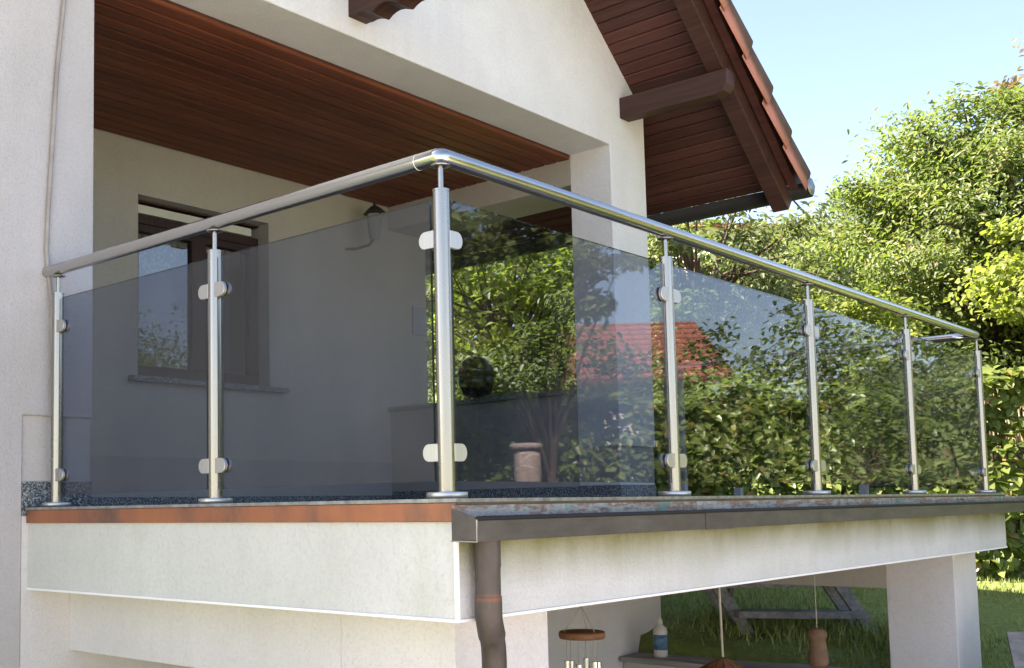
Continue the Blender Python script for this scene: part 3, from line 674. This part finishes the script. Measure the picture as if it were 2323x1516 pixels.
def tree(name, label, cat, base, cc, R, nclump, per, size, mat, seed, aspect=.5, droop=.4, single=0, group=None, trunk_r=.14, clump=.2, shell=.45, flat=.6, lean=None):
    rs = np.random.RandomState(seed); base = Vector(base); base.z = gh(base.x, base.y) - .05; c = np.array(cc); Rv = np.array(R)
    t = thing(name, label, cat, tuple(base), group)
    top = Vector(cc) + Vector((0, 0, R[2] * .35)); tp = []; tr_ = []
    for i in range(9):
        u = i / 8; p = base.lerp(top, u); wv = math.sin(u * math.pi)
        p += Vector((rs.uniform(-.12, .12) * wv, rs.uniform(-.12, .12) * wv, 0)); tp.append(p); tr_.append(trunk_r * (1.25 if i == 0 else 1) * (1 - .8 * u))
    MB().tube(tp, tr_, 10).build('trunk', M['bark'], t)
    d = rs.normal(size=(nclump, 3)); d /= np.linalg.norm(d, axis=1)[:, None]
    rr = shell + (1 - shell) * rs.uniform(0, 1, nclump) ** .6
    cl = c + d * rr[:, None] * Rv * (1 + .10 * rs.normal(size=(nclump, 1)))
    b_ = MB()
    for i in range(nclump):
        p = Vector(cl[i]); u = min(.95, max(.3, .35 + .55 * rs.uniform())); j = u * 8; i0 = int(j); s = tp[i0].lerp(tp[min(8, i0 + 1)], j - i0)
        m1 = s.lerp(p, .45) + Vector((0, 0, .10 * (p - s).length)); m2 = s.lerp(p, .8) + Vector((0, 0, .07 * (p - s).length))
        b_.tube([s, m1, m2, p], [trunk_r * .26, trunk_r * .17, trunk_r * .09, trunk_r * .03], 5, caps=False)
    b_.build('branches', M['bark'], t)
    cr = clump * Rv.mean() * rs.uniform(.6, 1.35, nclump)
    idx = np.repeat(np.arange(nclump), per)
    g3 = np.clip(rs.normal(size=(len(idx), 3)), -1.7, 1.7) * np.array([1, 1, flat]) * .62
    pos = cl[idx] + g3 * cr[idx][:, None]
    out = (pos - c) / Rv; nrm = out * .5 + rs.normal(size=pos.shape) * .55 + np.array([0, 0, .75])
    leaves(t, 'crown', mat, pos, nrm, size, aspect, rs, droop, single)
    return t
# beech hedge
def hedge(label, H0, H1, top0, N, seed, single, thick=.26):
    H0, H1 = np.array(H0, float), np.array(H1, float)
    hg = thing('hedge', label, 'hedge', tuple((H0 + H1) / 2))
    rs = np.random.RandomState(seed)
    hd = (H1 - H0); hl = np.linalg.norm(hd); hd = hd / hl; hn = np.array([hd[1], -hd[0], 0]); hn = hn if hn @ (CAMN - H0) > 0 else -hn
    u = rs.uniform(0, hl, N); v = rs.uniform(0, 1, N); top = rs.uniform(size=N) < .26
    dp = np.abs(rs.normal(0, .10, N)); dp[top] = rs.uniform(0, thick, top.sum())
    bump_ = .07 * np.sin(u * 5.1) * np.sin(v * 7 + u * 3)
    pos = H0 + hd * u[:, None] - hn * (dp - bump_)[:, None]
    gz_ = np.array([gh(*(H0 + hd * q)[:2]) for q in np.linspace(0, hl, 50)]); zb = np.interp(u, np.linspace(0, hl, 50), gz_)
    topz = top0 + .05 * np.sin(u * 3.3) + .03 * np.sin(u * 9)
    z = zb + .05 + (topz - zb - .05) * v; z[top] = topz[top] + rs.normal(0, .03, top.sum()); pos[:, 2] = z
    nrm = hn * .75 + rs.normal(size=(N, 3)) * .40 + np.array([0, 0, .70]); nrm[top] += np.array([0, 0, 1.0])
    leaves(hg, 'foliage', M['beech'], pos, nrm, .098, .64, rs, .9, single)
    b_ = MB()
    for i in range(36):
        q = H0 + hd * (hl * (i + .5) / 36) - hn * rs.uniform(.25, .5); z0 = gh(q[0], q[1])
        b_.tube([(q[0], q[1], z0 - .05), (q[0] + rs.uniform(-.1, .1), q[1] + rs.uniform(-.1, .1), .1), (q[0] + rs.uniform(-.2, .2), q[1] + rs.uniform(-.2, .2), top0 - .08)], [.02, .015, .006], 6)
    b_.build('stems', M['bark'], hg)
    return H0, hd, hn
H0, hd, hn = hedge('clipped green beech hedge behind the terrace railing', (5.44, 4.4, 0), (7.86, -.95, 0), .83, 13500, 3, 300)
hedge('dim clipped hedge in front of the house, mirrored low in the nearest right-hand glass', (4.6, -5.0, 0), (7.4, -2.0, 0), .78, 9000, 4, 0)
G = 'garden trees behind the hedge'
tree('cherry_tree', 'loose cherry tree with drooping pale leaves under the eave gutter', 'tree', (8.1, 3.45, 0), (7.9, 3.35, 1.95), (1.25, 1.25, 1.2), 85, 150, .082, M['cherry'], 21, .42, 1.1, 300, G, .10, .17, .35)
tree('feathery_tree', 'feathery light green tree between the cherry and the walnut', 'tree', (13.3, 3.65, 0), (13.0, 3.55, 2.35), (1.9, 1.9, 1.85), 190, 300, .056, M['willow'], 12, .3, .9, 300, G, .12, .17, .3)
tree('walnut_tree', 'big walnut tree with dark leaning trunk, tallest on the right', 'tree', (12.25, 1.8, 0), (12.1, 1.45, 2.85), (2.05, 2.05, 1.75), 280, 340, .082, M['walnut'], 13, .40, .9, 300, G, .2, .17, .45)
tree('maple_tree', 'bright yellow-green maple leaning in at the right edge in front of the walnut', 'tree', (9.2, .1, 0), (8.95, .28, 1.95), (.95, .95, .62), 80, 150, .064, M['maple'], 14, .8, .4, 300, G, .07, .22, .3)
tree('copper_beech', 'distant copper-brown leaved tree rising behind the walnut at the right edge', 'tree', (22.5, 3.2, 0), (22.8, 2.4, 7.2), (1.6, 1.6, 2.4), 80, 110, .16, M['conifer'], 15, .5, .4, 0, G, .2, .2, .3)
tree('hazel_tree', 'bright green hazel seen through the loggia opening above the parapet', 'tree', (7.6, 5.5, 0), (7.5, 5.5, 1.85), (1.35, 1.35, 1.45), 80, 80, .11, M['maple'], 16, .6, .5, 300, G, .08, .2, .3)
tree('ash_tree', 'tall dark green tree beyond the hazel behind the loggia opening', 'tree', (10.5, 8.6, 0), (10.5, 8.6, 4.0), (2.6, 2.6, 2.6), 90, 90, .15, M['walnut'], 17, .45, .6, 0, G, .18, .2, .4)
B = 'shrubs between hedge and trees'
for i, (x, y, z, r, h, m_, lb) in enumerate([
    (8.3, 2.25, 1.1, .8, .75, 'maple', 'bright yellow-green shrub just above the long handrail'),
    (7.2, 3.3, .95, .95, .95, 'walnut', 'mid green shrub under the cherry tree beside the house corner'),
    (10.4, 2.6, 1.3, 1.1, 1.0, 'dull', 'dark leafy shrub below the feathery tree'),
    (6.5, 4.4, .8, .8, .7, 'dull', 'dark shrub behind the hedge end next to the loggia'),
    (16.5, 5.6, 2.7, 2.2, 1.9, 'dull', 'broad dull green bush on the slope behind the feathery tree'),
    (15.2, 1.6, 2.2, 1.7, 1.5, 'dull', 'broad dark bush on the slope behind the walnut'),
    (12.6, 6.6, 2.2, 2.2, 1.9, 'dull', 'broad dark bush on the slope behind the cherry')]):
    tree('shrub', lb, 'shrub', (x, y, 0), (x, y, z), (r, r, h), 70, 190, .07 if r < 1.5 else .12, M[m_], 30 + i, .6, .4, 0, B, .03, .28, .3)

# dry grass stalks on top of the slope behind the hedge, lawn grass, weeds
def blades(name, mat, pts, hts, wd, seed, bend=.35):
    rs = np.random.RandomState(seed); N = len(pts); a = rs.uniform(0, 2 * math.pi, N); d = np.stack([np.cos(a), np.sin(a), np.zeros(N)], 1)
    ln = rs.normal(size=(N, 3)) * bend; ln[:, 2] = 0; h = hts[:, None]
    upz = np.array([0, 0, 1.0])
    V = np.stack([pts - d * wd, pts + d * wd, pts + d * wd * .6 + (upz * .55 + ln * .3) * h, pts - d * wd * .6 + (upz * .55 + ln * .3) * h, pts + (upz + ln) * h], 1).reshape(-1, 3)
    f = []
    for i in range(N): b0 = i * 5; f += [(b0, b0 + 1, b0 + 2, b0 + 3), (b0 + 3, b0 + 2, b0 + 4)]
    me = bpy.data.meshes.new(name); me.from_pydata(V.tolist(), [], f); me.materials.append(mat)
    o = bpy.data.objects.new(name, me); col.objects.link(o); o['kind'] = 'stuff'; return o
def scatter(n, poly_fn, seed):
    rs = np.random.RandomState(seed); out = []
    while len(out) < n:
        x, y = poly_fn(rs); out.append((x, y, gh(x, y)))
    return np.array(out)
def lawn_pt(rs):
    while True:
        x, y = rs.uniform(3.95, 8.2), rs.uniform(-2.2, 3.4)
        if x < 4.6 and .0 < y: 
            if x < 4.25 or y > 1.9: continue
        return x, y
P_ = scatter(42000, lawn_pt, 5); rs = np.random.RandomState(6); o = blades('grass', M['grass'], P_, rs.uniform(.018, .05, len(P_)), .0032, 6); o['label'] = 'green lawn grass'
def weed_pt(rs): c = [(4.75, 1.15), (4.9, .75), (4.6, 1.5), (5.0, .5)][rs.randint(4)]; return c[0] + rs.normal(0, .16), c[1] + rs.normal(0, .16)
P_ = scatter(1500, weed_pt, 8); o = blades('weeds', M['grass'], P_, np.random.RandomState(9).uniform(.05, .15, len(P_)), .005, 9, .5); o['label'] = 'tall weeds round the picnic table'
k = NT('dry_grass'); k.set((.42, .34, .19), .8); M['dry'] = k.m
def dry_pt(rs): q = H0 + hd * rs.uniform(3.3, 5.8) - hn * rs.uniform(.9, 1.5); return q[0], q[1]
P_ = scatter(330, dry_pt, 10); P_[:, 2] += .85; o = blades('dry_grass', M['dry'], P_, np.random.RandomState(11).uniform(.45, .75, len(P_)), .008, 12, .14); o['label'] = 'dry straw-coloured grass stalks behind the hedge'

# ------------------------------------------------------------------ neighbourhood (seen mirrored in the glass, or far off)
def neighbour(label, loc, rot, L, W, zw, zr_, roofm, group='neighbouring houses', chim=True):
    t = thing('neighbour_house', label, 'house', loc, group); t.rotation_euler = (0, 0, rot)
    g0 = gh(loc[0], loc[1]) - loc[2] - .5
    def bl(mb, name, m_, par=t, **kw): o = mb.build(name, m_, None, **kw); o.parent = par; return o
    b_ = MB(); b_.prism([(-W / 2, g0), (W / 2, g0), (W / 2, zw), (0, zr_ - .1), (-W / 2, zw)], lambda a, b, k: (-L / 2 + L * k, a, b)); wl = bl(b_, 'wall', M['house_wall'])
    b_ = MB(); e = .45; sl_ = (zr_ - zw) / (W / 2)
    for s in (1, -1): b_.prism([(0, zr_), (s * (W / 2 + e), zw - sl_ * e), (s * (W / 2 + e), zw - sl_ * e + .12), (0, zr_ + .14)], lambda a, b, k: (-L / 2 - e + (L + 2 * e) * k, a, b))
    rf = bl(b_, 'roof', roofm)
    if chim: bl(MB().box(-L * .28, -L * .28 + .5, -.25, .25, zr_ - .5, zr_ + .42).box(-L * .28 - .04, -L * .28 + .54, -.29, .29, zr_ + .42, zr_ + .5), 'chimney', M['chim_brick'], rf)
    for i in range(3):
        x = -L / 2 + L * (i + .5) / 3
        for s in (1, -1):
            f_ = bl(MB().box(x - .5, x + .5, s * W / 2 - .04, s * W / 2 + .04, zw - 1.75, zw - .5), 'window', M['drip'])
            for dx in (-.24, .24): bl(MB().box(x + dx - .2, x + dx + .2, s * W / 2 - .05, s * W / 2 + .05, zw - 1.68, zw - .57), 'pane', M['dark_pane'], f_)
    for s in (1, -1):
        f_ = bl(MB().box(s * L / 2 - .04, s * L / 2 + .04, -.5, .5, zw - 1.6, zw - .4), 'window', M['drip'])
        bl(MB().box(s * L / 2 - .05, s * L / 2 + .05, -.43, .43, zw - 1.53, zw - .47), 'pane', M['dark_pane'], f_)
    return t
neighbour('large neighbouring house with red tiled roof mirrored in the right-hand glass', (18.9, -12.6, 0), rad(50), 5.4, 6.0, 2.5, 3.9, M['red_roof'])
neighbour('dark slate-roofed house mirrored in the glass beside the corner post', (30.5, -23.2, 0), rad(20), 5, 5, 3.2, 4.6, M['dark_roof'], chim=False)
neighbour('small red-roofed house mirrored low in the glass', (26.5, -18.6, 0), rad(60), 4.5, 4.5, 2.6, 4.2, M['red_roof'], chim=False)
neighbour('red-roofed house mirrored in the loggia window', (19.0, -20.0, 0), rad(30), 8, 6, 2.6, 4.4, M['red_roof'])
neighbour('distant white house glimpsed through the cherry leaves', (35.5, 15.2, 5.6), rad(-38), 6, 5, 3.4, 3.9, M['red_roof'], chim=False)
gpst = thing('gate_pillar', 'round brown stone gate pillar with overhanging cap mirrored low in the glass', 'pillar', (4.88, -3.30, gh(4.88, -3.3)))
k = NT('cracked_brown_stone'); v = k.coord(kind='World'); f = k.noise(v, 9, 5, .65); vo = k.n('ShaderNodeTexVoronoi', Scale=7.0, feature='DISTANCE_TO_EDGE'); k.l(v, vo.inputs['Vector'])
cc = k.ramp(f, [(.3, (.27, .20, .17)), (.7, (.42, .34, .30))]); cc = k.mix(k.rng(vo.outputs['Distance'], .022, .008), cc, (.62, .57, .52)); k.set(cc, .85); k.bump(f, .3, .01); M['crackstone'] = k.m
MB().lathe([(.07, -1.2), (.085, -.6), (.098, .05), (.104, .25), (.100, .36), (.085, .392), (.0, .395)], (4.88, -3.30, 0), 28).build('shaft', M['crackstone'], gpst)
MB().lathe([(.0, .402), (.108, .402), (.118, .412), (.118, .432), (.105, .447), (.0, .452)], (4.88, -3.30, 0), 28).build('cap', M['crackstone'], gpst)
F = 'trees in front of the house'
tree('plum_tree', 'dark-leaved plum tree mirrored across the nearest right-hand glass', 'tree', (5.9, -3.6, 0), (5.15, -3.4, 2.0), (.85, .85, .55), 75, 80, .10, M['walnut'], 51, .5, .8, 0, F, .06, .2, .3)
tree('lime_tree', 'bright green tree mirrored behind the plum tree in the glass', 'tree', (8.1, -6.4, 0), (7.95, -6.2, 1.75), (1.1, 1.1, .95), 90, 90, .10, M['maple'], 52, .6, .5, 0, F, .08, .2, .3)
for i, (x, y, z, r, h, m_, lb) in enumerate([
    (12.5, -6.6, .1, 1.7, 1.1, 'dull', 'rounded garden shrub mirrored below the red-roofed house'),
    (13.5, -3.8, .3, 1.8, 1.2, 'walnut', 'broad green shrub mirrored in the second right-hand glass'),
    (9.6, -4.2, -.1, 1.3, .9, 'dull', 'low green shrub mirrored low in the glass'),
    (11.5, -9.5, .2, 2.2, 1.3, 'walnut', 'wide green shrub mirrored beside the gate pillar'),
    (15.5, -1.7, .8, 1.9, 1.9, 'walnut', 'tall green shrub mirrored near the far glass panels'),
    (10.5, -12, 1.0, 2.0, 2.0, 'dull', 'tall dark shrub mirrored in the loggia window'),
    (7.5, -10.5, .5, 2.0, 1.6, 'walnut', 'rounded green shrub mirrored low in the loggia window'),
    (15.6, -7.0, 1.7, 1.6, 1.3, 'walnut', 'rounded tree crown mirrored behind the second right-hand post'),
    (16.8, -5.6, 1.8, 1.7, 1.35, 'dull', 'broad dark crown mirrored between the second and third right-hand posts'),
    (18.2, -4.1, 1.9, 1.9, 1.4, 'walnut', 'broad green crown mirrored near the third right-hand post'),
    (19.6, -2.4, 2.2, 2.2, 1.7, 'dull', 'broad dark crown mirrored near the far end of the glass'),
    (11.7, -10.4, 2.3, 1.7, 2.0, 'walnut', 'tall leafy crown mirrored at the edge of the loggia window'),
    (13.1, -9.0, 1.6, 1.8, 1.7, 'dull', 'dark leafy crown mirrored in the middle of the loggia window'),
    (23, -6.5, 2.8, 3.0, 2.6, 'dull', 'large tree crown beyond the mirrored red-roofed house')]):
    tree('shrub', lb, 'shrub', (x, y, 0), (x, y, z), (r, r, h), 50, 60, .13 if r < 2 else .18, M[m_], 60 + i, .6, .4, 0, 'shrubs in front of the house', .03, .28, .3)
